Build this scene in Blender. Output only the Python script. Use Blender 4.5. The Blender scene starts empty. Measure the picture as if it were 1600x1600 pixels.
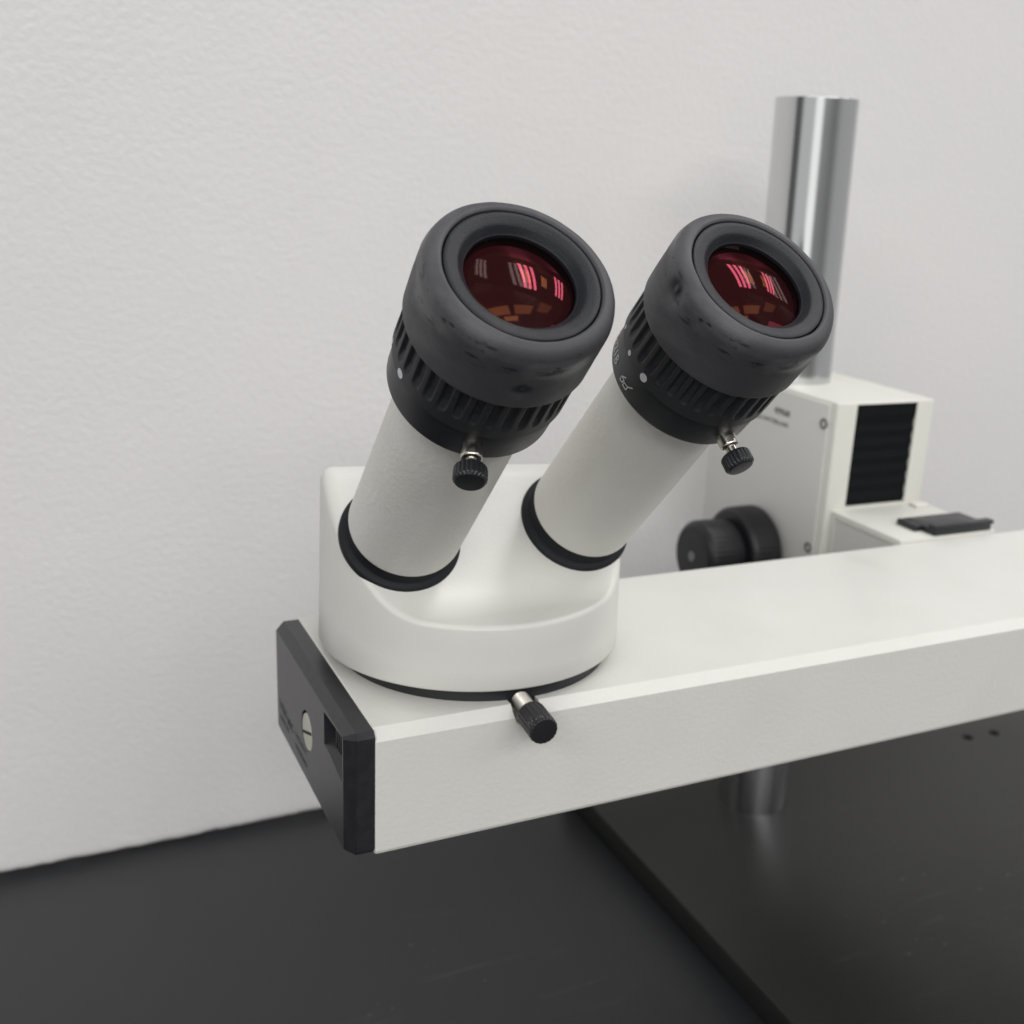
import bpy, bmesh, math, random
from mathutils import Vector, Matrix, noise
random.seed(7)
sc = bpy.context.scene
col = sc.collection
MM = 0.001
pi = math.pi

# ------------------------------------------------------------------ camera
cam_d = bpy.data.cameras.new("Camera")
cam = bpy.data.objects.new("Camera", cam_d); col.objects.link(cam)
cam_d.sensor_width = 36.0
cam_d.lens = 36.0 * 1769.18 / 1600
cam_d.shift_x = -(933.4 - 800) / 1600
cam_d.shift_y = (824.8 - 800) / 1600
cam_d.clip_start = 0.01; cam_d.clip_end = 50
R0 = Vector((0.8850058, -0.46171127, 0.05989524))
R1 = Vector((-0.08505737, -0.2868207, -0.95420078))
R2 = Vector((0.45774445, 0.83937869, -0.29310993))
rot = Matrix((R0, -R1, -R2)).transposed()
cam.matrix_world = Matrix.Translation(Vector((-81.24533, -265.34767, 182.25747)) * MM) @ rot.to_4x4()
cam_d.dof.use_dof = True
cam_d.dof.focus_distance = 0.272
cam_d.dof.aperture_fstop = 20
sc.camera = cam

# ------------------------------------------------------------------ light
sc.view_settings.view_transform = 'Standard'
sc.view_settings.look = 'None'
sc.view_settings.exposure = 0.07
sc.view_settings.gamma = 1.0
world = bpy.data.worlds.new("World"); sc.world = world; world.use_nodes = True
wn = world.node_tree.nodes; wl = world.node_tree.links
bg = wn['Background']
tc = wn.new('ShaderNodeTexCoord'); sep = wn.new('ShaderNodeSeparateXYZ')
wl.new(tc.outputs['Generated'], sep.inputs[0])
at = wn.new('ShaderNodeMath'); at.operation = 'ARCTAN2'
wl.new(sep.outputs['Y'], at.inputs[0]); wl.new(sep.outputs['X'], at.inputs[1])
mr = wn.new('ShaderNodeMapRange'); mr.inputs[1].default_value = -pi; mr.inputs[2].default_value = pi
wl.new(at.outputs[0], mr.inputs[0])
cr = wn.new('ShaderNodeValToRGB'); wl.new(mr.outputs[0], cr.inputs[0])
e = cr.color_ramp.elements
e[0].position = 0.0; e[0].color = (.10, .10, .10, 1)
e[1].position = 1.0; e[1].color = (.10, .10, .10, 1)
for p, v in ((.034, .12), (.056, .62), (.13, .60), (.155, 1.25), (.19, 1.2), (.212, .30), (.30, .20), (.36, .42), (.5, .45), (.95, .55), (.972, .5)):
    n_ = e.new(p); n_.color = (v, v, v * .99, 1)
zr = wn.new('ShaderNodeMapRange'); zr.inputs[1].default_value = 0.2; zr.inputs[2].default_value = 0.75
wl.new(sep.outputs['Z'], zr.inputs[0])
mx = wn.new('ShaderNodeMix'); mx.data_type = 'RGBA'
wl.new(zr.outputs[0], mx.inputs[0]); wl.new(cr.outputs[0], mx.inputs[6]); mx.inputs[7].default_value = (0.52, 0.52, 0.53, 1)
dn = wn.new('ShaderNodeMapRange'); dn.inputs[1].default_value = -.38; dn.inputs[2].default_value = -.12
dn.inputs[3].default_value = .05; dn.inputs[4].default_value = 1.0
wl.new(sep.outputs['Z'], dn.inputs[0])
vm = wn.new('ShaderNodeVectorMath'); vm.operation = 'SCALE'
wl.new(mx.outputs[2], vm.inputs[0]); wl.new(dn.outputs[0], vm.inputs['Scale'])
wl.new(vm.outputs[0], bg.inputs[0])
bg.inputs[1].default_value = 1.0

def area(name, loc, size, power, colr=(1, .99, .985), aim=None):
    d = bpy.data.lights.new(name, 'AREA'); d.shape = 'RECTANGLE'; d.size, d.size_y = size
    d.energy = power; d.color = colr
    o = bpy.data.objects.new(name, d); col.objects.link(o); o.location = loc
    if aim is not None:
        o.rotation_euler = (Vector(aim) - Vector(loc)).to_track_quat('-Z', 'Y').to_euler()
    return o
# ceiling troffers: three fluorescent tubes each, running front to back
for cx_, cy_, pw, wd in ((0.95, -0.12, 3.8, .075), (1.95, 0.02, 3.8, .075)):
    for k in (-1, 0, 1):
        area("fluorescent_tube", (cx_ + k * 0.135, cy_, 1.95), (wd, 0.78), pw)
# wide fill lights added behind the camera to brighten wall and front faces
for cx_, cy_, pw in ((-2.6, -1.9, 34), (-1.1, -3.0, 40), (0.8, -3.0, 32), (2.8, -2.4, 18), (-0.4, -4.7, 60)):
    area("front_fill", (cx_, cy_, 2.0), (1.5, 1.3), pw)

# ------------------------------------------------------------------ helpers
def nodes_of(name):
    m = bpy.data.materials.new(name); m.use_nodes = True
    return m, m.node_tree.nodes, m.node_tree.links, m.node_tree.nodes['Principled BSDF']

def mat(name, base, rough=0.5, metal=0.0, spec=0.5, bump=None, var=None, rvar=None, coat=0.0, bump2=None, spectint=None, ior=None):
    """bump=(scale per m, strength, distance mm)  var=(scale, colour2, lo, hi)"""
    m, n, l, b = nodes_of(name)
    b.inputs['Base Color'].default_value = (*base, 1)
    b.inputs['Roughness'].default_value = rough
    b.inputs['Metallic'].default_value = metal
    b.inputs['Specular IOR Level'].default_value = spec
    b.inputs['Coat Weight'].default_value = coat
    if ior: b.inputs['IOR'].default_value = ior
    if spectint: b.inputs['Specular Tint'].default_value = (*spectint, 1)
    t = n.new('ShaderNodeTexCoord')
    last = None
    for bp in (bump, bump2):
        if not bp: continue
        no = n.new('ShaderNodeTexNoise'); no.inputs['Scale'].default_value = bp[0]
        no.inputs['Detail'].default_value = bp[3] if len(bp) > 3 else 3; no.inputs['Roughness'].default_value = 0.55
        l.new(t.outputs['Object'], no.inputs['Vector'])
        bu = n.new('ShaderNodeBump'); bu.inputs['Strength'].default_value = bp[1]; bu.inputs['Distance'].default_value = bp[2] * MM
        l.new(no.outputs['Fac'], bu.inputs['Height'])
        if last: l.new(last.outputs[0], bu.inputs['Normal'])
        last = bu
    if last: l.new(last.outputs[0], b.inputs['Normal'])
    if var:
        no = n.new('ShaderNodeTexNoise'); no.inputs['Scale'].default_value = var[0]; no.inputs['Detail'].default_value = 6
        l.new(t.outputs['Object'], no.inputs['Vector'])
        r = n.new('ShaderNodeMapRange'); r.inputs[1].default_value = var[2]; r.inputs[2].default_value = var[3]
        l.new(no.outputs['Fac'], r.inputs[0])
        mi = n.new('ShaderNodeMix'); mi.data_type = 'RGBA'
        mi.inputs[6].default_value = (*base, 1); mi.inputs[7].default_value = (*var[1], 1)
        l.new(r.outputs[0], mi.inputs[0]); l.new(mi.outputs[2], b.inputs['Base Color'])
    if rvar:
        no = n.new('ShaderNodeTexNoise'); no.inputs['Scale'].default_value = rvar[0]; no.inputs['Detail'].default_value = 5
        l.new(t.outputs['Object'], no.inputs['Vector'])
        r = n.new('ShaderNodeMapRange'); r.inputs[1].default_value = .3; r.inputs[2].default_value = .7
        r.inputs[3].default_value = rvar[1]; r.inputs[4].default_value = rvar[2]
        l.new(no.outputs['Fac'], r.inputs[0]); l.new(r.outputs[0], b.inputs['Roughness'])
    return m

CREAM = (0.685, 0.682, 0.64)
M = {}
M['paint'] = mat('cream_paint', CREAM, 0.33, bump=(900, 0.16, 0.3), bump2=(90, 0.05, 0.4, 2), var=(35, (0.655, 0.65, 0.60), .45, .75), rvar=(60, .34, .44))
M['paint_arm'] = mat('cream_paint_arm', CREAM, 0.40, bump=(620, 0.3, 0.45), bump2=(60, 0.08, 0.6, 2), var=(25, (0.66, 0.655, 0.61), .45, .75), rvar=(60, .34, .5))
M['tube'] = mat('cream_tube_paint', (0.70, 0.69, 0.645), 0.42, bump=(700, 0.45, 0.4), bump2=(160, 0.14, 0.5, 2), var=(40, (0.66, 0.645, 0.59), .45, .75))
M['block'] = mat('cream_block_paint', (0.66, 0.655, 0.60), 0.45, bump=(500, 0.1, 0.4), var=(20, (0.62, .61, .55), .45, .75))
M['panel'] = mat('grey_panel', (0.60, 0.60, 0.57), 0.45, bump=(500, 0.1, 0.4))
M['black'] = mat('black_metal', (0.012, 0.013, 0.016), 0.38, bump=(900, 0.08, 0.2), rvar=(80, .3, .48))
M['matte'] = mat('matte_black', (0.009, 0.010, 0.013), 0.6, spec=.3)
M['ring'] = mat('ribbed_black', (0.015, 0.016, 0.019), 0.5, bump=(1200, 0.1, 0.2), rvar=(100, .45, .58))
M['cap'] = mat('charcoal_cap', (0.015, 0.015, 0.018), 0.36, bump=(1600, 0.12, 0.2), var=(300, (0.022, 0.022, 0.025), .4, .7))
M['steel'] = mat('steel', (0.62, 0.59, 0.54), 0.22, metal=1.0, bump=(700, 0.1, 0.2), var=(150, (0.42, .39, .35), .45, .7))
M['stem'] = mat('threaded_steel', (0.36, 0.34, 0.31), 0.35, metal=1.0)
M['chrome'] = mat('chrome', (0.60, 0.61, 0.61), 0.15, metal=1.0, rvar=(40, .09, .14))
M['cover'] = mat('cream_screw', (0.50, 0.50, 0.42), 0.5, bump=(900, .1, .2))
M['ink'] = mat('black_ink', (0.012, 0.012, 0.013), 0.5)
M['grey_ink'] = mat('grey_ink', (0.10, 0.10, 0.10), 0.6)
M['screw'] = mat('dull_screw', (0.20, 0.20, 0.19), 0.5, metal=.6)
M['white'] = mat('white_mark', (0.62, 0.63, 0.65), 0.5, var=(900, (.5, .5, .52), .4, .7))
M['dark'] = mat('recess_shade', (0.006, 0.006, 0.007), 0.7)  # near-black colour paints the shade inside holes, slot and pocket
M['bellows'] = mat('bellows_cloth', (0.006, 0.007, 0.008), 0.8, spec=.12, bump=(300, .2, .3))
M['knob'] = mat('black_knob', (0.011, 0.011, 0.013), 0.42, spec=.35, var=(60, (0.018, .018, .02), .5, .75))
M['wall'] = mat('white_wall', (0.79, 0.77, 0.76), 0.36, bump=(300, 0.42, 0.8, 4), bump2=(60, 0.07, 1.6, 3), var=(6, (0.775, 0.76, 0.75), .4, .65), rvar=(30, .28, .42))
M['plate'] = mat('black_base_plate', (0.030, 0.030, 0.029), 0.30, bump=(900, 0.08, .3), rvar=(8, .26, .36), spec=0.45)

def dusty(name, base, rough):
    m, n, l, b = nodes_of(name)
    b.inputs['Roughness'].default_value = rough
    b.inputs['Specular IOR Level'].default_value = 0.4
    t = n.new('ShaderNodeTexCoord')
    big = n.new('ShaderNodeTexNoise'); big.inputs['Scale'].default_value = 7; big.inputs['Detail'].default_value = 5
    sp = n.new('ShaderNodeTexNoise'); sp.inputs['Scale'].default_value = 210; sp.inputs['Detail'].default_value = 4
    l.new(t.outputs['Object'], big.inputs['Vector']); l.new(t.outputs['Object'], sp.inputs['Vector'])
    r1 = n.new('ShaderNodeMapRange'); r1.inputs[1].default_value = .50; r1.inputs[2].default_value = .66
    l.new(big.outputs['Fac'], r1.inputs[0])
    r2 = n.new('ShaderNodeMapRange'); r2.inputs[1].default_value = .69; r2.inputs[2].default_value = .80
    l.new(sp.outputs['Fac'], r2.inputs[0])
    mu = n.new('ShaderNodeMath'); mu.operation = 'MULTIPLY'
    l.new(r1.outputs[0], mu.inputs[0]); l.new(r2.outputs[0], mu.inputs[1])
    mpp = n.new('ShaderNodeMapping'); mpp.inputs['Rotation'].default_value = (0, 0, .9); mpp.inputs['Scale'].default_value = (14, 150, 14)
    l.new(t.outputs['Object'], mpp.inputs['Vector'])
    sc_ = n.new('ShaderNodeTexNoise'); sc_.inputs['Scale'].default_value = 1.0; sc_.inputs['Detail'].default_value = 5; l.new(mpp.outputs[0], sc_.inputs['Vector'])
    r3 = n.new('ShaderNodeMapRange'); r3.inputs[1].default_value = .60; r3.inputs[2].default_value = .74; r3.inputs[4].default_value = .25; l.new(sc_.outputs['Fac'], r3.inputs[0])
    m3 = n.new('ShaderNodeMath'); m3.operation = 'MULTIPLY_ADD'; l.new(r3.outputs[0], m3.inputs[0]); l.new(r1.outputs[0], m3.inputs[1]); l.new(mu.outputs[0], m3.inputs[2]); mu = m3
    mi = n.new('ShaderNodeMix'); mi.data_type = 'RGBA'
    mi.inputs[6].default_value = (*base, 1); mi.inputs[7].default_value = (0.16, 0.16, 0.17, 1)
    l.new(mu.outputs[0], mi.inputs[0]); l.new(mi.outputs[2], b.inputs['Base Color'])
    g = n.new('ShaderNodeTexNoise'); g.inputs['Scale'].default_value = 1400
    l.new(t.outputs['Object'], g.inputs['Vector'])
    bu = n.new('ShaderNodeBump'); bu.inputs['Strength'].default_value = .15; bu.inputs['Distance'].default_value = .0003
    l.new(g.outputs['Fac'], bu.inputs['Height']); l.new(bu.outputs[0], b.inputs['Normal'])
    return m
M['table'] = dusty('black_table', (0.017, 0.018, 0.020), 0.38)
M['plate'] = dusty('black_plate', (0.013, 0.013, 0.0125), 0.40)

def rubber(th, sz, wide):
    """eyecup rubber: grey black with wiped dark smudges along the shoulder"""
    m, n, l, b = nodes_of('eyecup_rubber')
    t = n.new('ShaderNodeTexCoord'); sx = n.new('ShaderNodeSeparateXYZ'); l.new(t.outputs['Object'], sx.inputs[0])
    n1 = n.new('ShaderNodeTexNoise'); n1.inputs['Scale'].default_value = 110; n1.inputs['Detail'].default_value = 8; n1.inputs['Roughness'].default_value = .65
    n2 = n.new('ShaderNodeTexNoise'); n2.inputs['Scale'].default_value = 45; n2.inputs['Detail'].default_value = 6; n2.inputs['Distortion'].default_value = .6
    mp = n.new('ShaderNodeMapping'); mp.inputs['Scale'].default_value = (1, 1, 2.6); l.new(t.outputs['Object'], mp.inputs['Vector'])
    for q in (n1, n2): l.new(mp.outputs[0], q.inputs['Vector'])
    # shoulder band
    def mr_(src, a, b_, c=0, d=1):
        r = n.new('ShaderNodeMapRange'); r.interpolation_type = 'SMOOTHSTEP'
        r.inputs[1].default_value = a; r.inputs[2].default_value = b_; r.inputs[3].default_value = c; r.inputs[4].default_value = d
        l.new(src, r.inputs[0]); return r.outputs[0]
    def mul(a, b_):
        q = n.new('ShaderNodeMath'); q.operation = 'MULTIPLY'; l.new(a, q.inputs[0]); l.new(b_, q.inputs[1]); return q.outputs[0]
    band = mul(mr_(sx.outputs['Z'], .1045, .1085), mr_(sx.outputs['Z'], .1115, .1135, 1, 0))
    dark = mul(band, mr_(n1.outputs['Fac'], .54, .62))
    light = mr_(n2.outputs['Fac'], .42, .68)
    c1 = n.new('ShaderNodeMix'); c1.data_type = 'RGBA'
    c1.inputs[6].default_value = (0.050, 0.050, 0.055, 1); c1.inputs[7].default_value = (0.088, 0.088, 0.093, 1)
    l.new(light, c1.inputs[0])
    c2 = n.new('ShaderNodeMix'); c2.data_type = 'RGBA'; l.new(dark, c2.inputs[0]); l.new(c1.outputs[2], c2.inputs[6])
    c2.inputs[7].default_value = (0.014, 0.014, 0.017, 1)
    vd = n.new('ShaderNodeVectorMath'); vd.operation = 'SUBTRACT'; l.new(t.outputs['Object'], vd.inputs[0])
    vd.inputs[1].default_value = (.022 * math.cos(th), .022 * math.sin(th), sz * MM)
    vs_ = n.new('ShaderNodeVectorMath'); vs_.operation = 'MULTIPLY'; l.new(vd.outputs[0], vs_.inputs[0]); vs_.inputs[1].default_value = (1, 1, 1.5)
    vl = n.new('ShaderNodeVectorMath'); vl.operation = 'LENGTH'; l.new(vs_.outputs[0], vl.inputs[0])
    dimple_shade = mul(mr_(vl.outputs['Value'], .0012 * wide, .0034 * wide, 1, 0), mr_(vl.outputs['Value'], .0004, .0011, .2, 1))  # dark ring and paler centre paint the dimple's shade and highlight
    c3 = n.new('ShaderNodeMix'); c3.data_type = 'RGBA'; l.new(dimple_shade, c3.inputs[0]); l.new(c2.outputs[2], c3.inputs[6])
    c3.inputs[7].default_value = (0.012, 0.014, 0.018, 1)
    l.new(c3.outputs[2], b.inputs['Base Color'])
    worn = mul(band, mr_(n2.outputs['Fac'], .40, .56))
    rr = n.new('ShaderNodeMapRange'); rr.inputs[3].default_value = .58; rr.inputs[4].default_value = .34; l.new(worn, rr.inputs[0])
    l.new(rr.outputs[0], b.inputs['Roughness']); b.inputs['Specular IOR Level'].default_value = .45
    g = n.new('ShaderNodeTexNoise'); g.inputs['Scale'].default_value = 2200; l.new(t.outputs['Object'], g.inputs['Vector'])
    bu = n.new('ShaderNodeBump'); bu.inputs['Strength'].default_value = .25; bu.inputs['Distance'].default_value = .0003
    l.new(g.outputs['Fac'], bu.inputs['Height'])
    l.new(bu.outputs[0], b.inputs['Normal'])
    return m
M['rubberL'] = rubber(math.radians(-97.3), 102.4, 1.0)
M['rubberR'] = rubber(math.radians(180), 109.8, 1.25)
M['rubber_in'] = mat('eyecup_face', (0.010, 0.011, 0.015), 0.5, spec=.28, bump=(1800, .3, .3), var=(60, (0.024, .025, .03), .5, .75))

def coated_lens():
    """dark antireflection coated optics: one mirror lobe per glass surface of the lens group, each with that surface's own curvature"""
    m = bpy.data.materials.new('coated_lens'); m.use_nodes = True
    n = m.node_tree.nodes; l = m.node_tree.links; n.clear()
    out = n.new('ShaderNodeOutputMaterial'); t = n.new('ShaderNodeTexCoord')
    last = None
    for k, tint, st, rough in ((1.0, (1.0, .15, .24), .030, .045), (-1.15, (1.0, .72, .70), .0045, .05), (1.9, (1.0, .34, .14), .012, .07)):
        v = n.new('ShaderNodeVectorMath'); v.operation = 'MULTIPLY'; v.inputs[1].default_value = (k, k, 1.0)
        l.new(t.outputs['Normal'], v.inputs[0])
        w = n.new('ShaderNodeVectorMath'); w.operation = 'NORMALIZE'; l.new(v.outputs[0], w.inputs[0])
        x = n.new('ShaderNodeVectorTransform'); x.vector_type = 'NORMAL'; x.convert_from = 'OBJECT'; x.convert_to = 'WORLD'
        l.new(w.outputs[0], x.inputs[0])
        g = n.new('ShaderNodeBsdfGlossy'); g.inputs['Color'].default_value = (*[st * c for c in tint], 1); g.inputs['Roughness'].default_value = rough
        l.new(x.outputs[0], g.inputs['Normal'])
        if last is None: last = g.outputs[0]
        else:
            ad = n.new('ShaderNodeAddShader'); l.new(last, ad.inputs[0]); l.new(g.outputs[0], ad.inputs[1]); last = ad.outputs[0]
    l.new(last, out.inputs['Surface'])
    return m
M['lens'] = coated_lens()

def finish(me, smooth=True, angle=32):
    if smooth:
        for p in me.polygons: p.use_smooth = True
        me.set_sharp_from_angle(angle=math.radians(angle))
    me.update()

def link(name, me, m, parent=None, mw=None, smooth=True, angle=32):
    me.name = name
    if m is not None:
        me.materials.clear(); me.materials.append(m)
    finish(me, smooth, angle)
    o = bpy.data.objects.new(name, me); col.objects.link(o)
    if parent is not None: o.parent = parent
    if mw is not None: o.matrix_local = mw
    return o

def me_from(vs, fs):
    me = bpy.data.meshes.new('m'); me.from_pydata([tuple(c * MM for c in v) for v in vs], [], fs); me.validate(); 
    bm = bmesh.new(); bm.from_mesh(me); bmesh.ops.recalc_face_normals(bm, faces=bm.faces); bm.to_mesh(me); bm.free()
    return me

def roundp(pts, k=4):
    """pts: (r, z, fillet). returns rounded polyline"""
    out = []
    for i, p in enumerate(pts):
        f = p[2] if len(p) > 2 else 0
        if f <= 0 or i in (0, len(pts) - 1): out.append((p[0], p[1])); continue
        P = Vector(p[:2]); A = Vector(pts[i - 1][:2]) - P; B = Vector(pts[i + 1][:2]) - P
        t = min(f, A.length * .49, B.length * .49); A = P + A.normalized() * t; B = P + B.normalized() * t
        for j in range(k + 1):
            u = j / k; q = A * (1 - u) ** 2 + P * 2 * u * (1 - u) + B * u * u
            out.append((q.x, q.y))
    return out

def revolve(pts, seg=96, rf=None):
    """pts (r,z[,fillet]) revolved about Z. rf(theta, r, z)->r"""
    pr = roundp(pts); vs = []; fs = []; rings = []
    for r, z in pr:
        if r < 1e-6: rings.append([len(vs)]); vs.append((0, 0, z)); continue
        ids = []
        for i in range(seg):
            a = 2 * pi * i / seg; rr = rf(a, r, z) if rf else r
            ids.append(len(vs)); vs.append((rr * math.cos(a), rr * math.sin(a), z))
        rings.append(ids)
    for A, B in zip(rings, rings[1:]):
        for i in range(seg):
            j = (i + 1) % seg
            if len(A) == 1 and len(B) == 1: continue
            if len(A) == 1: fs.append((A[0], B[i], B[j]))
            elif len(B) == 1: fs.append((A[i], A[j], B[0]))
            else: fs.append((A[i], A[j], B[j], B[i]))
    return me_from(vs, fs)

def box(x0, x1, y0, y1, z0, z1, bev=0.0, seg=2):
    bm = bmesh.new()
    bmesh.ops.create_cube(bm, size=1)
    for v in bm.verts:
        v.co = Vector(((x0 + x1) / 2 + v.co.x * (x1 - x0), (y0 + y1) / 2 + v.co.y * (y1 - y0), (z0 + z1) / 2 + v.co.z * (z1 - z0))) * MM
    if bev > 0:
        bmesh.ops.bevel(bm, geom=list(bm.edges), offset=bev * MM, segments=seg, affect='EDGES', profile=.5)
    me = bpy.data.meshes.new('m'); bm.to_mesh(me); bm.free(); return me

def frame(o, zaxis, xhint=(1, 0, 0)):
    z = Vector(zaxis).normalized(); x = Vector(xhint)
    if abs(x.dot(z)) > .9: x = Vector((0, 0, 1))
    x = (x - z * x.dot(z)).normalized(); y = z.cross(x)
    m = Matrix((x, y, z)).transposed().to_4x4(); m.translation = Vector(o) * MM
    return m

def boolean(o, cutters, op='DIFFERENCE', angle=25):
    for c in cutters:
        md = o.modifiers.new('b', 'BOOLEAN'); md.object = c; md.operation = op; md.solver = 'EXACT'
    bpy.context.view_layer.update()
    dg = bpy.context.evaluated_depsgraph_get()
    me = bpy.data.meshes.new_from_object(o.evaluated_get(dg), depsgraph=dg)
    o.modifiers.clear(); old = o.data; me.name = old.name; o.data = me
    for c in cutters:
        bpy.data.objects.remove(c, do_unlink=True)
    finish(me, True, angle)

def tmp(me, mw=None):
    o = bpy.data.objects.new('tmp', me); col.objects.link(o)
    if mw is not None: o.matrix_world = mw
    return o

def empty(name, loc, label, cat):
    o = bpy.data.objects.new(name, None); col.objects.link(o); o.location = Vector(loc) * MM
    o.empty_display_size = .02
    o['label'] = label; o['category'] = cat
    return o

def text_mesh(s, size, bold=0.0, extrude=0.0, space=1.0):
    c = bpy.data.curves.new('t', 'FONT'); c.body = s; c.size = size; c.offset = bold; c.space_character = space; c.resolution_u = 3
    o = bpy.data.objects.new('t', c); col.objects.link(o); bpy.context.view_layer.update()
    dg = bpy.context.evaluated_depsgraph_get()
    me = bpy.data.meshes.new_from_object(o.evaluated_get(dg), depsgraph=dg)
    bpy.data.objects.remove(o, do_unlink=True)
    return me    # units: mm as plain numbers

def place_mesh(me, f, sub=0):
    """map plain mm coords (x,y) through f -> mm 3D"""
    if sub:
        bm = bmesh.new(); bm.from_mesh(me); bmesh.ops.subdivide_edges(bm, edges=bm.edges, cuts=sub); bm.to_mesh(me); bm.free()
    for v in me.vertices: v.co = Vector(f(v.co.x, v.co.y)) * MM
    me.update(); return me

def strip_mesh(lines, w):
    """flat strokes in plain coords"""
    vs = []; fs = []
    for ln in lines:
        for a, b in zip(ln, ln[1:]):
            A = Vector(a); B = Vector(b); d = (B - A)
            if d.length < 1e-6: continue
            d.normalize(); n_ = Vector((-d.y, d.x)) * w / 2; A = A - d * w * .4; B = B + d * w * .4
            k = max(1, int((B - A).length / .5))
            for i in range(k):
                p = A.lerp(B, i / k); q = A.lerp(B, (i + 1) / k); s = len(vs)
                for t in (p - n_, q - n_, q + n_, p + n_): vs.append((t.x, t.y, 0))
                fs.append((s, s + 1, s + 2, s + 3))
    me = bpy.data.meshes.new('m'); me.from_pydata(vs, [], fs); return me

# ------------------------------------------------------------------ setting
TZ = -168.0          # table top height
def build_wall():
    yw = 296.3; vs = []; fs = []
    xs = [-900 + i * 3.0 for i in range(601)]
    prof = [(0, 1500), (0, 300), (0, 60), (0, 12), (0, 5), (0.0, 2.6), (0.5, 1.2), (1.5, 0.3), (3.0, 0.0), (14, 0.0)]
    for x in xs:
        e1 = noise.noise(Vector((x * .011, 3.1, 0))) * 1.5 + noise.noise(Vector((x * .05, 9.1, 0))) * 1.1 + noise.noise(Vector((x * .21, 1.1, 0))) * .8
        for (dy, dz) in prof:
            k = max(0, 1 - dz / 12)
            vs.append((x, yw + dy + .5 * k * noise.noise(Vector((x * .06, 5.5, 0))), TZ + 2.0 + dz + e1 * k))
    n_ = len(prof)
    for i in range(len(xs) - 1):
        for j in range(n_ - 1): fs.append((i * n_ + j, i * n_ + j + 1, (i + 1) * n_ + j + 1, (i + 1) * n_ + j))
    o = link('wall', me_from(vs, fs), M['wall'], angle=60); o['kind'] = 'structure'
build_wall()
o = link('tabletop', box(-1200, 1400, -900, 420, TZ - 32, TZ, 2), M['table']); o['kind'] = 'structure'

# ------------------------------------------------------------------ stand behind the arm
stand = empty('boom_stand', (286, 200, TZ), 'polished steel post on a black base plate carrying the cream focusing block behind the arm', 'microscope stand')
def sub(name, me, m, parent, **k):
    """part given in world mm; placed under a parent whose matrix is known"""
    o = link(name, me, m, None, **k); bpy.context.view_layer.update()
    o.parent = parent; o.matrix_parent_inverse = parent.matrix_world.inverted()
    bpy.context.view_layer.update()
    return o
PZ = -154.0
plate = sub('base_plate', box(194, 640, -150, 262, TZ + .15, PZ, 1.2), M['plate'], stand)
hc = []
for hx, hy in ((465.3, 209.4), (487.4, 207.7)):
    hc.append(tmp(revolve([(0, 0), (3.6, 0), (3.6, 12), (0, 12)], 32), frame((hx, hy, PZ - 5), (0, 0, 1))))
boolean(plate, hc)
for hx, hy in ((465.3, 209.4), (487.4, 207.7)):
    me = revolve([(3.5, -4.9), (3.5, -.3), (3.2, -.6), (3.2, -4.2), (0, -4.2)], 32)
    o = link('screw_hole', me, M['dark']); o.matrix_world = frame((hx, hy, PZ), (0, 0, 1)); bpy.context.view_layer.update()
    o.parent = plate; o.matrix_parent_inverse = plate.matrix_world.inverted()
# post
pt, pb = Vector((277.6, 200, 225.6)), Vector((285.9, 200, PZ + .05))
ax = pt - pb
me = revolve([(0, 0), (20, 0), (20, ax.length, .35), (18.8, ax.length, .1), (0, ax.length)], 128)
post = link('post', me, M['chrome']); post.matrix_world = frame(pb, ax); bpy.context.view_layer.update()
post.parent = stand; post.matrix_parent_inverse = stand.matrix_world.inverted()

# focusing block
BX0, BX1, BY0, BY1, BZ = 259.8, 319.5, 136.7, 236.0, 91.0
block = sub('focus_block', box(BX0, BX1, BY0, BY1, -25, BZ, 1.3, 3), M['block'], stand)
boolean(block, [tmp(box(271.6, 308.6, BY0 - 5, BY0 + 9, 40.3, 90.0 - .2))])
# side plate
sp = sub('side_plate', box(BX0 - 1.2, BX0 + .5, BY0 + 4.5, BY1 + 1.0, -24, BZ - 1.6, .5), M['panel'], block)
# bellows
vs = []; fs = []
nz = 72
for i in range(nz + 1):
    z = 40.4 + (89.7 - 40.4) * i / nz
    ph = (z - 40.4) / 6.6
    tri = abs((ph % 1) - .5) * 2
    y = BY0 + .7 + .8 * tri
    if z > 84: y = BY0 + .5
    vs += [(271.7, y, z), (308.5, y, z)]
for i in range(nz): fs.append((2 * i, 2 * i + 1, 2 * i + 3, 2 * i + 2))
sub('bellows', me_from(vs, fs), M['bellows'], block, smooth=False)
# cover screws on side plate
for (y, z) in ((143.6, 80.0), (144.2, 19.0)):
    o = link('cover_screw', revolve([(0, -.2), (1.3, -.2), (1.5, .5, .2), (2.6, .5, .2), (2.6, -.4)], 32), M['screw'])
    o.matrix_world = frame((BX0 - 1.25, y, z), (-1, 0, 0)); bpy.context.view_layer.update()
    o.parent = block; o.matrix_parent_inverse = block.matrix_world.inverted()
# printing on side plate
t1 = text_mesh('WILD  TYPE', 3.3, 0.05); t2 = text_mesh('439568', 4.2, 0.14); t3 = text_mesh('HEERBRUGG SWITZERLAND', 3.1, 0.05)
X_ = BX0 - 1.32
place_mesh(t1, lambda x, y: (X_, 206.5 - x * 1.0, 78.0 + y))
place_mesh(t2, lambda x, y: (X_, 182.3 - x * 1.0, 77.6 + y))
place_mesh(t3, lambda x, y: (X_, 209.5 - x * 1.0, 72.2 + y))
bm = bmesh.new()
for t in (t1, t2, t3): bm.from_mesh(t)
me = bpy.data.meshes.new('m'); bm.to_mesh(me); bm.free()
sub('lettering', me, M['grey_ink'], block, smooth=False)
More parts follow.
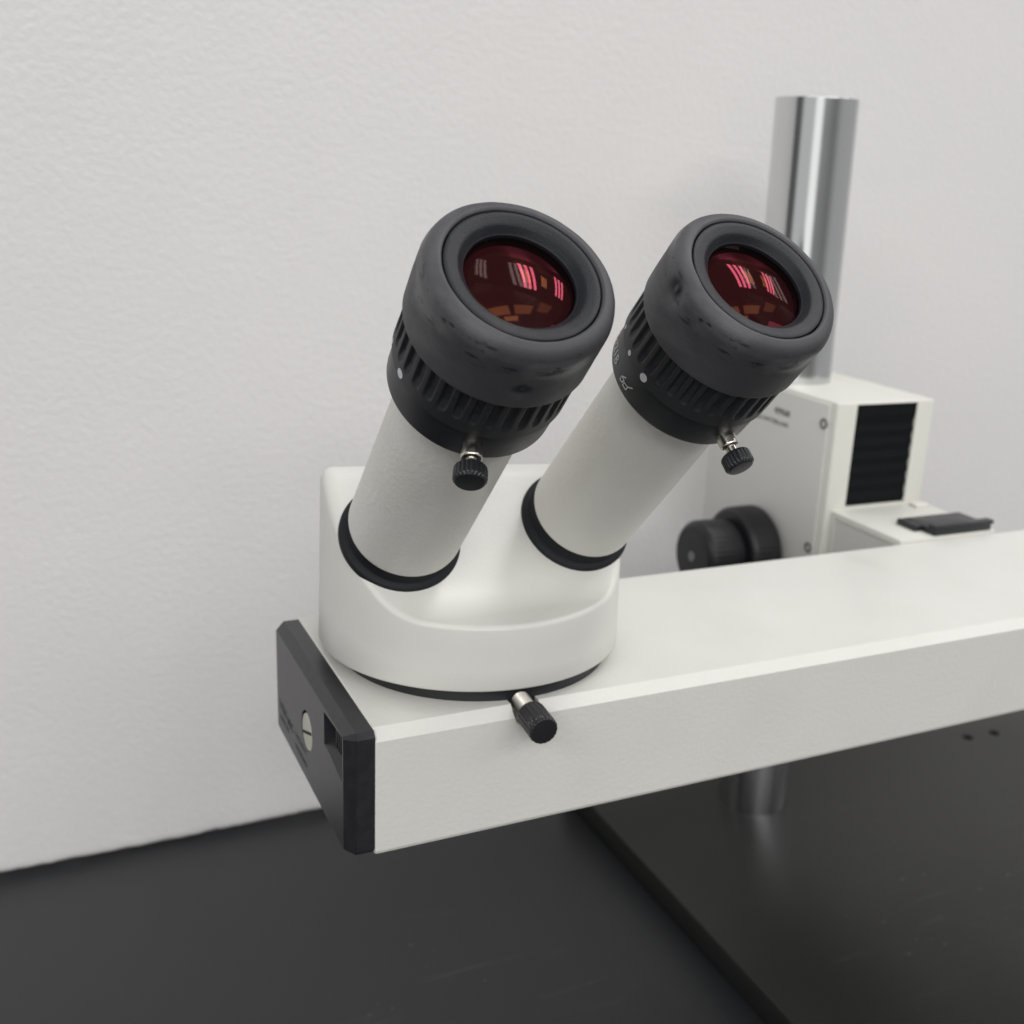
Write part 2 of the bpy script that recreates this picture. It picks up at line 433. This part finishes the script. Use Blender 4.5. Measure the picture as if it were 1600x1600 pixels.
# carriage box that carries the arm
carr = sub('carriage', box(263.5, 320.8, 88.6, BY0 + .5, -6, 39.3, .8), M['block'], stand)
boolean(carr, [tmp(box(255, 264.3, 93, BY0 - 3.5, -20, 36.3))])
sub('side_panel', box(264.1, 264.6, 92.9, BY0 - 3.4, -5, 36.4), M['panel'], carr, smooth=False)
dt = box(283.5, 318.0, 88.8, 109.6, 39.2, 42.0, .4)
bm = bmesh.new(); bm.from_mesh(dt); bm.from_mesh(box(279.5, 283.4, 97.0, 109.6, 39.2, 42.0, .4)); bm.from_mesh(box(283.6, 319.6, 88.9, 93.5, 41.9, 43.8, .4))
me = bpy.data.meshes.new('m'); bm.to_mesh(me); bm.free()
sub('dovetail_clamp', me, M['black'], carr)
sub('guide_edge', box(309, 317.8, 128, 134, 39.2, 40.6, .4), M['block'], carr)

def knurl(n, depth, lo, hi):
    def f(a, r, z):
        if r < hi * .0 + 1e-3 or not (lo < z < hi): return r
        c = .5 + .5 * math.cos(n * a)
        return r - depth * (1 - c) ** 2
    return f
# focus knobs
kz = frame((BX0 - 1.2, 182.0, 6.3), (-1, 0, 0))
k1 = link('focus_knob', revolve([(0, -.5), (9, -.5), (9, 3), (22.5, 3, 1.5), (23.0, 4.5, .5), (23.0, 17, 1.2), (21.2, 19.5, .8), (0, 19.5)], 216,
          rf=lambda a, r, z: r - (.35 * (1 - abs(math.cos(27 * a))) if (r > 22.6 and 5 < z < 16.8) else 0)), M['knob'])
k1.matrix_world = kz; bpy.context.view_layer.update()
k1.parent = stand; k1.matrix_parent_inverse = stand.matrix_world.inverted()
bpy.context.view_layer.update()
k2 = link('fine_knob', revolve([(0, 19), (15.5, 19), (15.5, 21.0), (17.4, 21.5, .6), (17.9, 38.5, 1.8), (15, 41.5, 1.2), (3.1, 41.5), (2.9, 41.2), (0, 41.2)], 216,
          rf=lambda a, r, z: r - (.3 * (1 - abs(math.cos(22 * a))) if (r > 16.5 and 23 < z < 39) else 0)), M['knob'], parent=k1)
link('knob_screw', revolve([(2.7, 41.0), (2.7, 41.9, .2), (0, 41.9)], 32), M['screw'], parent=k1)

# ------------------------------------------------------------------ microscope
mic = empty('stereo_microscope', (47, 44, 0), 'cream stereo microscope head with two rubber eyepieces on its long horizontal arm', 'microscope')
# arm: chamfered bar section swept along x
def arm_mesh():
    W, H, b = 88.0, 38.0, 3.1
    sec = [(0, 1.4), (0, H - b), (b, H), (W - 1.2, H), (W - .35, H - .35), (W, H - 1.2), (W, 1.4), (W - 1.4, 0), (1.4, 0), (.35, .45)]
    vs = []; fs = []
    xs = [(0, .5), (.15, .15), (.6, 0), (430, 0)]
    cy, cz = W / 2, H / 2
    for x, ins in xs:
        for y, z in sec:
            vs.append((x, y + (ins if y < cy else -ins), z + (ins if z < cz else -ins)))
    n_ = len(sec)
    for i in range(len(xs) - 1):
        for j in range(n_):
            k = (j + 1) % n_; fs.append((i * n_ + j, i * n_ + k, (i + 1) * n_ + k, (i + 1) * n_ + j))
    fs.append(tuple(range(n_))); fs.append(tuple((len(xs) - 1) * n_ + j for j in range(n_)))
    return me_from(vs, fs)
arm = sub('arm', arm_mesh(), M['paint_arm'], mic, angle=25)
notch = [(-4.3, 6)] + [(4.3 * math.cos(a), 4.3 * math.sin(a)) for a in [pi + pi * i / 14 for i in range(15)]] + [(4.3, 6)]
vs = [(44.9 + x, -2, 36.0 + z) for x, z in notch] + [(44.9 + x, 10.5, 36.0 + z) for x, z in notch]
n_ = len(notch)
fs = [tuple(range(n_)), tuple(range(n_, 2 * n_))] + [(i, (i + 1) % n_, n_ + (i + 1) % n_, n_ + i) for i in range(n_)]
boolean(arm, [tmp(me_from(vs, fs))], angle=5)

# end cap
def cap_mesh():
    W, H = 87.6, 37.7
    def outline(iy, it, ib, c):
        y0, y1, z0, z1 = .35 + iy, W - iy * .45, .35 + ib, H - it
        return [(y0, z0 + c), (y0, z1 - c), (y0 + c, z1), (y1 - c, z1), (y1, z1 - c), (y1, z0 + c), (y1 - c, z0), (y0 + c, z0)]
    L = [(0.12, outline(0, 0, 0, 1.6)), (-4.7, outline(0, 0, 0, 1.6)), (-5.0, outline(.25, .15, .1, 1.6)), (-7.15, outline(4.2, 2.1, .3, .7)), (-7.4, outline(4.7, 2.35, .5, .6))]
    vs = []; fs = []
    for x, oo in L: vs += [(x, y, z) for y, z in oo]
    for i in range(len(L) - 1):
        for j in range(8):
            k = (j + 1) % 8; fs.append((i * 8 + j, i * 8 + k, i * 8 + 8 + k, i * 8 + 8 + j))
    fs.append(tuple(range(8))); fs.append(tuple(len(vs) - 8 + j for j in range(8)))
    return me_from(vs, fs)
cap = sub('end_cap', cap_mesh(), M['cap'], mic, angle=12)
pocket = me_from([(-9, 5.9, 35.1), (-9, 25, 34.0), (-9, 25, 22.9), (-9, 5.9, 19.5), (-3.5, 6.5, 35.0), (-3.5, 24.6, 33.6), (-3.5, 24.6, 25.5), (-3.5, 6.5, 25.0)],
                 [(0, 1, 2, 3), (4, 5, 6, 7), (0, 1, 5, 4), (1, 2, 6, 5), (2, 3, 7, 6), (3, 0, 4, 7)])
boolean(cap, [tmp(revolve([(0, -6), (6.4, -6), (6.4, 2), (0, 2)], 48), frame((-7.4, 45.3, 17.9), (-1, 0, 0))),
              tmp(pocket)])
for p in cap.data.polygons: p.use_smooth = True
cap.data.set_sharp_from_angle(angle=math.radians(12))
lk = link('lock_screw', revolve([(0, .9), (5.6, .9, .3), (5.9, .6), (5.9, -2.5), (0, -2.5)], 48), M['cover'])
lk.matrix_world = frame((-6.6, 44.9, 17.6), (-1, 0, 0)); bpy.context.view_layer.update()
lk.parent = cap; lk.matrix_parent_inverse = cap.matrix_world.inverted()
bm = bmesh.new(); bm.from_mesh(box(-.14, .04, -5.7, 5.7, -.45, .45))
bm.transform(Matrix.Translation(Vector((-7.5, 44.9, 17.6)) * MM) @ Matrix.Rotation(math.radians(-20), 4, 'X'))
me = bpy.data.meshes.new('m'); bm.to_mesh(me); bm.free()
sub('slot_shade', me, M['dark'], cap, smooth=False)  # thin dark strip on the screw face, painted shade of its slot
sub('recess_floor', box(-3.55, -3.3, 6.4, 24.7, 24.9, 35.0), M['dark'], cap, smooth=False)
# ribbed slider in the recess
bm = bmesh.new(); bm.from_mesh(box(-5.0, -3.5, 6.8, 17.0, 26.4, 33.2, .2))
for k in range(5): bm.from_mesh(box(-6.3, -4.9, 7.4 + k * 2.0, 8.4 + k * 2.0, 26.6, 33.0, .25))
me = bpy.data.meshes.new('m'); bm.to_mesh(me); bm.free()
sub('slider', me, M['knob'], cap)
# faint dark print on the cap
ts = []
for s, size, y, z in (('Wild', 5.0, 82.5, 8.6), ('M3C', 4.2, 71.5, 8.0), ('TYPE 445111', 2.6, 60.5, 8.8), ('HEERBRUGG', 2.2, 82, 5.2), ('SWITZERLAND', 2.2, 61, 4.8)):
    t = text_mesh(s, size, .06); place_mesh(t, lambda x, yy, y=y, z=z: (-7.47, y - x, z + yy)); ts.append(t)
bm = bmesh.new()
for t in ts: bm.from_mesh(t)
me = bpy.data.meshes.new('m'); bm.to_mesh(me); bm.free()
sub('lettering', me, M['ink'], cap, smooth=False)

# mounting ring under the head
head_c = (46.2, 49.5)
# binocular head body
def smax(a, b, k): h = max(k - abs(a - b), 0) / k; return max(a, b) + h * h * k * .25
def smin(a, b, k): return -smax(-a, -b, k)
def ztop(x, y):
    z = 79.3 + 0.93 * (y - 36.0)
    z = smax(z, 62.0 + .05 * (y - 5), 5.5)
    return smin(z, 97.0 - .05 * max(0, x) - .42 * max(0, y - 57), 2.2)
def head_mesh():
    N = 240; cx, cy = head_c; R = 47.2; FR = lambda z: 1.4 + 2.2 * min(1, max(0, (z - 66) / 28))
    def plan(a, r):
        c, s = math.cos(a), math.sin(a)
        q = min(1, max(0, (s + .1) * 1.6)); n_ = 2.0
        k = (abs(c) ** n_ + abs(s) ** n_) ** (-1 / n_)
        return cx + r * k * c, cy + r * k * s
    vs = []; rings = []
    for (z, ins) in ((42.2, 2.5), (42.2, .8), (42.45, .3), (43.0, 0)):
        ids = []
        for i in range(N):
            x, y = plan(2 * pi * i / N, R - ins); ids.append(len(vs)); vs.append((x, y, z))
        rings.append(ids)
    draft = lambda z: (z - 43) * .022
    # wall up to fillet start
    for f in (.33, .66, 1.0):
        ids = []
        for i in range(N):
            a = 2 * pi * i / N; x, y = plan(a, R); zt = ztop(x, y); zt -= FR(zt); z = 43 + (zt - 43) * f
            x, y = plan(a, R - draft(z)); ids.append(len(vs)); vs.append((x, y, z))
        rings.append(ids)
    Rt = R
    for tq in [1 - math.cos(math.radians(q)) for q in (15, 30, 45, 60, 75, 90)] + [1.5, 2.2] + [2.2 + 1.45 * k for k in range(1, 30)]:
        ids = []
        for i in range(N):
            a = 2 * pi * i / N; x0, y0 = plan(a, R); dr = draft(ztop(x0, y0)); fr = FR(ztop(x0, y0)); t = fr * tq if tq <= 1 else fr + tq - 1
            r = R - dr - t
            if r < .2: r = .2
            x, y = plan(a, r); d = max(0, fr - t); z = ztop(x, y) - (fr - math.sqrt(max(0, fr * fr - d * d)))
            ids.append(len(vs)); vs.append((x, y, z))
        rings.append(ids)
    fs = []
    for A, B in zip(rings, rings[1:]):
        for i in range(N):
            j = (i + 1) % N; fs.append((A[i], A[j], B[j], B[i]))
    fs.append(tuple(rings[0])); fs.append(tuple(rings[-1]))
    return me_from(vs, fs)
head = sub('binocular_head', head_mesh(), M['paint'], mic, angle=60)
me = revolve([(0, 36), (41.6, 36), (41.9, 36.2), (41.9, 41.9, .4), (41.2, 42.35), (0, 42.35)], 160)
o = link('mounting_ring', me, M['black'])
o.location = Vector((46.7, 47.2, 0)) * MM
o.parent = head; bpy.context.view_layer.update()

# eyepieces --------------------------------------------------------
def dirv(az, el): return Vector((math.cos(el) * math.cos(az), math.cos(el) * math.sin(az), math.sin(el)))
az, el, cv = math.radians(-88.5), math.radians(46.2), math.radians(1.34)
DL, DR = dirv(az - cv, el), dirv(az + cv, el)
PL, PR = Vector((18.53, 36.02, 80.28)), Vector((75.47, 36.02, 80.27))
def eframe(P, d):
    u = d.cross(Vector((0, 0, 1))).normalized()
    if u.x < 0: u = -u
    w = d.cross(u); m = Matrix((u, w, d)).transposed().to_4x4(); m.translation = P * MM
    return m

RN = 35
def rib_mesh(phase):
    NT, s0, s1, rr = 840, 82.9, 97.0, 21.25
    zs = [s0 + .0, s0 + .25] + [s0 + .6 + i * .3 for i in range(46)]
    vs = []; fs = []
    for j, z in enumerate(zs):
        for i in range(NT):
            a = 2 * pi * i / NT
            q = ((a + phase) * RN / (2 * pi)) % 1.0 - .5
            dx = abs(q) * (2 * pi * rr / RN)          # mm across
            half = 1.0
            zc = s0 + 4.6
            dist = dx - half if z > zc else math.hypot(dx, z - zc) - half
            k = min(1, max(0, .5 - dist / .7)); k = k * k * (3 - 2 * k)
            k *= min(1, max(0, (z - s0 - 2.6) / 4.0))
            r = rr - (.3 if j == 0 else 0) - 1.0 * k
            vs.append((r * math.cos(a), r * math.sin(a), z))
    for j in range(len(zs) - 1):
        for i in range(NT):
            k = (i + 1) % NT; fs.append((j * NT + i, j * NT + k, (j + 1) * NT + k, (j + 1) * NT + i))
    b = len(vs)
    for i in range(NT):
        a = 2 * pi * i / NT; vs.append((19.6 * math.cos(a), 19.6 * math.sin(a), s0))
    for i in range(NT):
        k = (i + 1) % NT; fs.append((i, k, b + k, b + i))
    return me_from(vs, fs)

def cup_mesh(dimples, seed):
    N = 300
    pr = roundp([(20.4, 96.9), (21.7, 96.0, .5), (22.0, 96.5, .4)]) + [(22.0, 97 + i * .5) for i in range(0, 23)]
    pr += roundp([(22.0, 108.2), (21.95, 110.4, .6), (21.3, 112.6, 1.1), (20.1, 113.9, 1.0), (18.4, 114.3, .5), (17.8, 113.9, .2), (17.75, 112.6)], 5)
    vs = []; fs = []
    for (r, z) in pr:
        for i in range(N):
            a = 2 * pi * i / N; x, y = math.cos(a), math.sin(a)
            d = .10 * noise.noise(Vector((x * 2.5 + seed, y * 2.5, z * .12))) + .05 * noise.noise(Vector((x * 7 + seed, y * 7, z * .3)))
            for (da, ds, dep, sz) in dimples:
                dd = (((a - da + pi) % (2 * pi) - pi) * 21) ** 2 + (z - ds) ** 2
                if dd < 40:
                    q = math.sqrt(dd) / sz
                    d -= dep * (math.exp(-q * q * .7) * 1.0 - .45 * math.exp(-(q * 3.2) ** 2))
            vs.append(((r + d) * x, (r + d) * y, z))
    for j in range(len(pr) - 1):
        for i in range(N):
            k = (i + 1) % N; fs.append((j * N + i, j * N + k, (j + 1) * N + k, (j + 1) * N + i))
    return me_from(vs, fs)

collar_me = revolve([(16.6, 72.8), (19.6, 73.1, .4), (20.5, 74.0, .5), (20.7, 84.2, .2), (16, 84.2)], 160); collar_me.materials.append(M['black'])
face_me = revolve([(17.55, 112.4), (17.5, 113.8, .3), (16.6, 113.9, .5), (15.0, 113.6, .6), (14.2, 113.4, .5), (12.9, 111.9, .4), (12.6, 111.7, .2), (12.5, 109.2)], 160); face_me.materials.append(M['rubber_in'])
def dome(rad, s, Rc, n=44, sg=1):
    pts = []
    for i in range(n + 1):
        r = rad * (1 - i / n); pts.append((r, s + sg * (math.sqrt(Rc * Rc - r * r) - math.sqrt(Rc * Rc - rad * rad))))
    return revolve(pts, 256)
lens_me = dome(12.56, 110.9, 33); lens_me.materials.append(M['lens'])
for m_ in (collar_me, face_me, lens_me): finish(m_)

def cyl_map(r, a0, s0, flip=1):
    # text plane x -> angle, y -> s
    def f(x, y):
        a = a0 + flip * x / r; return (r * math.cos(a), r * math.sin(a), s0 + y)
    return f
def ang_pts(pts, r):
    """(deg, s) -> plane coords relative to -173 deg"""
    out = []
    for d_, s_ in pts:
        d_ = d_ if d_ < 0 else d_ - 360
        out.append((math.radians(d_ + 173) * r, s_ - 77))
    return out

nut_me = revolve([(0, 19), (2.45, 19), (2.5, 23.9, .2), (2.3, 24.4, .3), (1.5, 24.5), (1.45, 26.6), (0, 26.6)], 48)
def head_rf(a, r, z): return r - (.28 * (1 - abs(math.cos(11 * a))) if (3.2 < r and 26.8 < z < 30.2) else 0)
thumb_me = revolve([(0, 26.4), (3.3, 26.4, .3), (3.9, 27.0, .3), (3.95, 29.9, .3), (3.2, 30.7, .3), (0, 30.75)], 132, rf=head_rf)
nut_me.materials.append(M['steel']); thumb_me.materials.append(M['black']); finish(nut_me); finish(thumb_me)

for side, P, D_, dots, dimples, scr, phase in (
    ('L', PL, DL, ((-170.5, 84.5, 1.2), (165.0, 84.4, .7)), ((math.radians(-97.3), 102.4, .8, 2.0),), (-108, 78.3), .12),
    ('R', PR, DR, ((-162.6, 84.6, 1.2), (176.6, 84.5, .75), (154, 84.4, .6)), ((math.radians(180), 109.8, 1.1, 2.6),), (-86, 78.4), .05)):
    mw = eframe(P, D_)
    tube = link('eyepiece_tube', revolve([(0, 5.6), (15.4, 5.6), (16.3, 5.9, .3), (16.5, 6.6, .4), (16.45, 76), (0, 76)], 160), M['tube'])
    tube.matrix_world = mw; bpy.context.view_layer.update()
    tube.parent = mic; tube.matrix_parent_inverse = mic.matrix_world.inverted(); bpy.context.view_layer.update()
    link('tube_collar', revolve([(0, -1.6), (17.9, -1.6), (17.9, -.3, .4), (17.3, .5, .5), (15.9, .9), (15.3, 2), (15.2, 6.2), (0, 6.2)], 128), M['matte'], parent=tube)
    ep = bpy.data.objects.new('eyepiece', collar_me); col.objects.link(ep); ep.matrix_world = mw; bpy.context.view_layer.update()
    ep.parent = mic; ep.matrix_parent_inverse = mic.matrix_world.inverted(); bpy.context.view_layer.update()
    ep['label'] = 'left eyepiece with plain collar' if side == 'L' else 'right eyepiece with spectacles symbol on its collar'
    link('focus_ring', rib_mesh(phase), M['ring'], parent=ep, angle=50)
    link('eyecup', cup_mesh(dimples, 0 if side == 'L' else 4.4), M['rubber' + side], parent=ep, angle=60)
    for nm, me_ in (('eyecup_face', face_me), ('eye_lens', lens_me)):
        o = bpy.data.objects.new(nm, me_); col.objects.link(o); o.parent = ep
    for (dg_, s_, rd) in dots:
        vs = [(0, 0, 0)] + [(rd * math.cos(2 * pi * i / 24), rd * math.sin(2 * pi * i / 24), 0) for i in range(24)]
        m_ = bpy.data.meshes.new('m'); m_.from_pydata(vs, [], [(0, i + 1, (i + 1) % 24 + 1) for i in range(24)])
        place_mesh(m_, cyl_map(21.33, math.radians(dg_), s_)); link('index_dot', m_, M['white'], parent=ep, smooth=False)
    if side == 'R':
        Rr = 20.75
        r2 = [[(-174.5, 78.5), (-178.5, 77.4), (-178.6, 76.15), (-175.4, 76.3), (-174.6, 77.35), (-178.2, 77.5)],
              [(-175.0, 77.2), (-173.4, 77.05)],
              [(-173.5, 77.1), (-173.5, 76.05), (-169.1, 76.15), (-169.0, 77.35), (-173.5, 77.1)], [(-169.0, 77.35), (-165.4, 78.5)]]
        s_ = strip_mesh([ang_pts(l_, Rr) for l_ in r2], .30)
        place_mesh(s_, cyl_map(Rr, math.radians(-173), 77)); link('spectacles_symbol', s_, M['white'], parent=ep, smooth=False)
        t = text_mesh('10x/21B', 3.9, -.03, space=1.05)
        wmax = max(v.co.x for v in t.vertices)
        place_mesh(t, lambda x, y: cyl_map(Rr, math.radians(169.5), 76.0)(-(wmax - x) * .95 * 1.0, y), sub=1)
        link('lettering', t, M['white'], parent=ep, smooth=False)
    sa, ss = math.radians(scr[0]), scr[1]
    # radial screw
    lm = Matrix((Vector((-math.sin(sa), math.cos(sa), 0)), Vector((0, 0, 1)), Vector((math.cos(sa), math.sin(sa), 0)))).transposed().to_4x4()
    lm.translation = Vector((0, 0, ss)) * MM
    for nm, me_ in (('screw_nut', nut_me), ('thumb_screw', thumb_me)):
        o = bpy.data.objects.new(nm, me_); col.objects.link(o); o.parent = ep; o.matrix_local = lm

# clamp knob at the foot of the head
ka = Vector((44.1, -12.4, 36.1)) - Vector((44.6, 6.0, 37.6))
km = frame((44.6, 6.0, 37.6), ka)
L_ = ka.length
stem = link('clamp_screw', revolve([(0, 0), (2.7, 0)] + [(2.8 if i % 2 else 2.3, .3 + i * .42) for i in range(21)] + [(2.4, 9.8), (0, 9.8)], 48), M['stem'], angle=60)
stem.matrix_world = km; bpy.context.view_layer.update()
stem.parent = mic; stem.matrix_parent_inverse = mic.matrix_world.inverted(); bpy.context.view_layer.update()
def scratch():
    m, n, l, b = nodes_of('scratched_knob')
    t = n.new('ShaderNodeTexCoord'); no = n.new('ShaderNodeTexNoise'); no.inputs['Scale'].default_value = 1500; no.inputs['Detail'].default_value = 3
    sx = n.new('ShaderNodeSeparateXYZ'); l.new(t.outputs['Object'], sx.inputs[0]); l.new(t.outputs['Object'], no.inputs['Vector'])
    r = n.new('ShaderNodeMapRange'); r.inputs[1].default_value = .60; r.inputs[2].default_value = .66; l.new(no.outputs['Fac'], r.inputs[0])
    r4 = n.new('ShaderNodeMapRange'); r4.inputs[1].default_value = .0176; r4.inputs[2].default_value = .0182; r4.inputs[3].default_value = 1; r4.inputs[4].default_value = 0; l.new(sx.outputs['Z'], r4.inputs[0])
    r2 = n.new('ShaderNodeMapRange'); r2.inputs[1].default_value = .0145; r2.inputs[2].default_value = .0163; l.new(sx.outputs['Z'], r2.inputs[0])
    q = n.new('ShaderNodeMath'); q.operation = 'MULTIPLY'; l.new(r.outputs[0], q.inputs[0]); l.new(r2.outputs[0], q.inputs[1])
    mi = n.new('ShaderNodeMix'); mi.data_type = 'RGBA'; q2 = n.new('ShaderNodeMath'); q2.operation = 'MULTIPLY'; l.new(q.outputs[0], q2.inputs[0]); l.new(r4.outputs[0], q2.inputs[1]); l.new(q2.outputs[0], mi.inputs[0])
    mi.inputs[6].default_value = (.014, .014, .017, 1); mi.inputs[7].default_value = (.25, .25, .26, 1)
    l.new(mi.outputs[2], b.inputs['Base Color']); b.inputs['Roughness'].default_value = .38
    return m
link('clamp_knob', revolve([(0, 7.6), (3.3, 7.6, .3), (4.2, 8.8, .4), (4.25, L_ - .7, .3), (3.9, L_, .2), (0, L_)], 144,
     rf=lambda a, r, z: r - (.22 * (1 - abs(math.cos(9 * a))) ** 2 if r > 3.6 else 0)), scratch(), parent=stem)
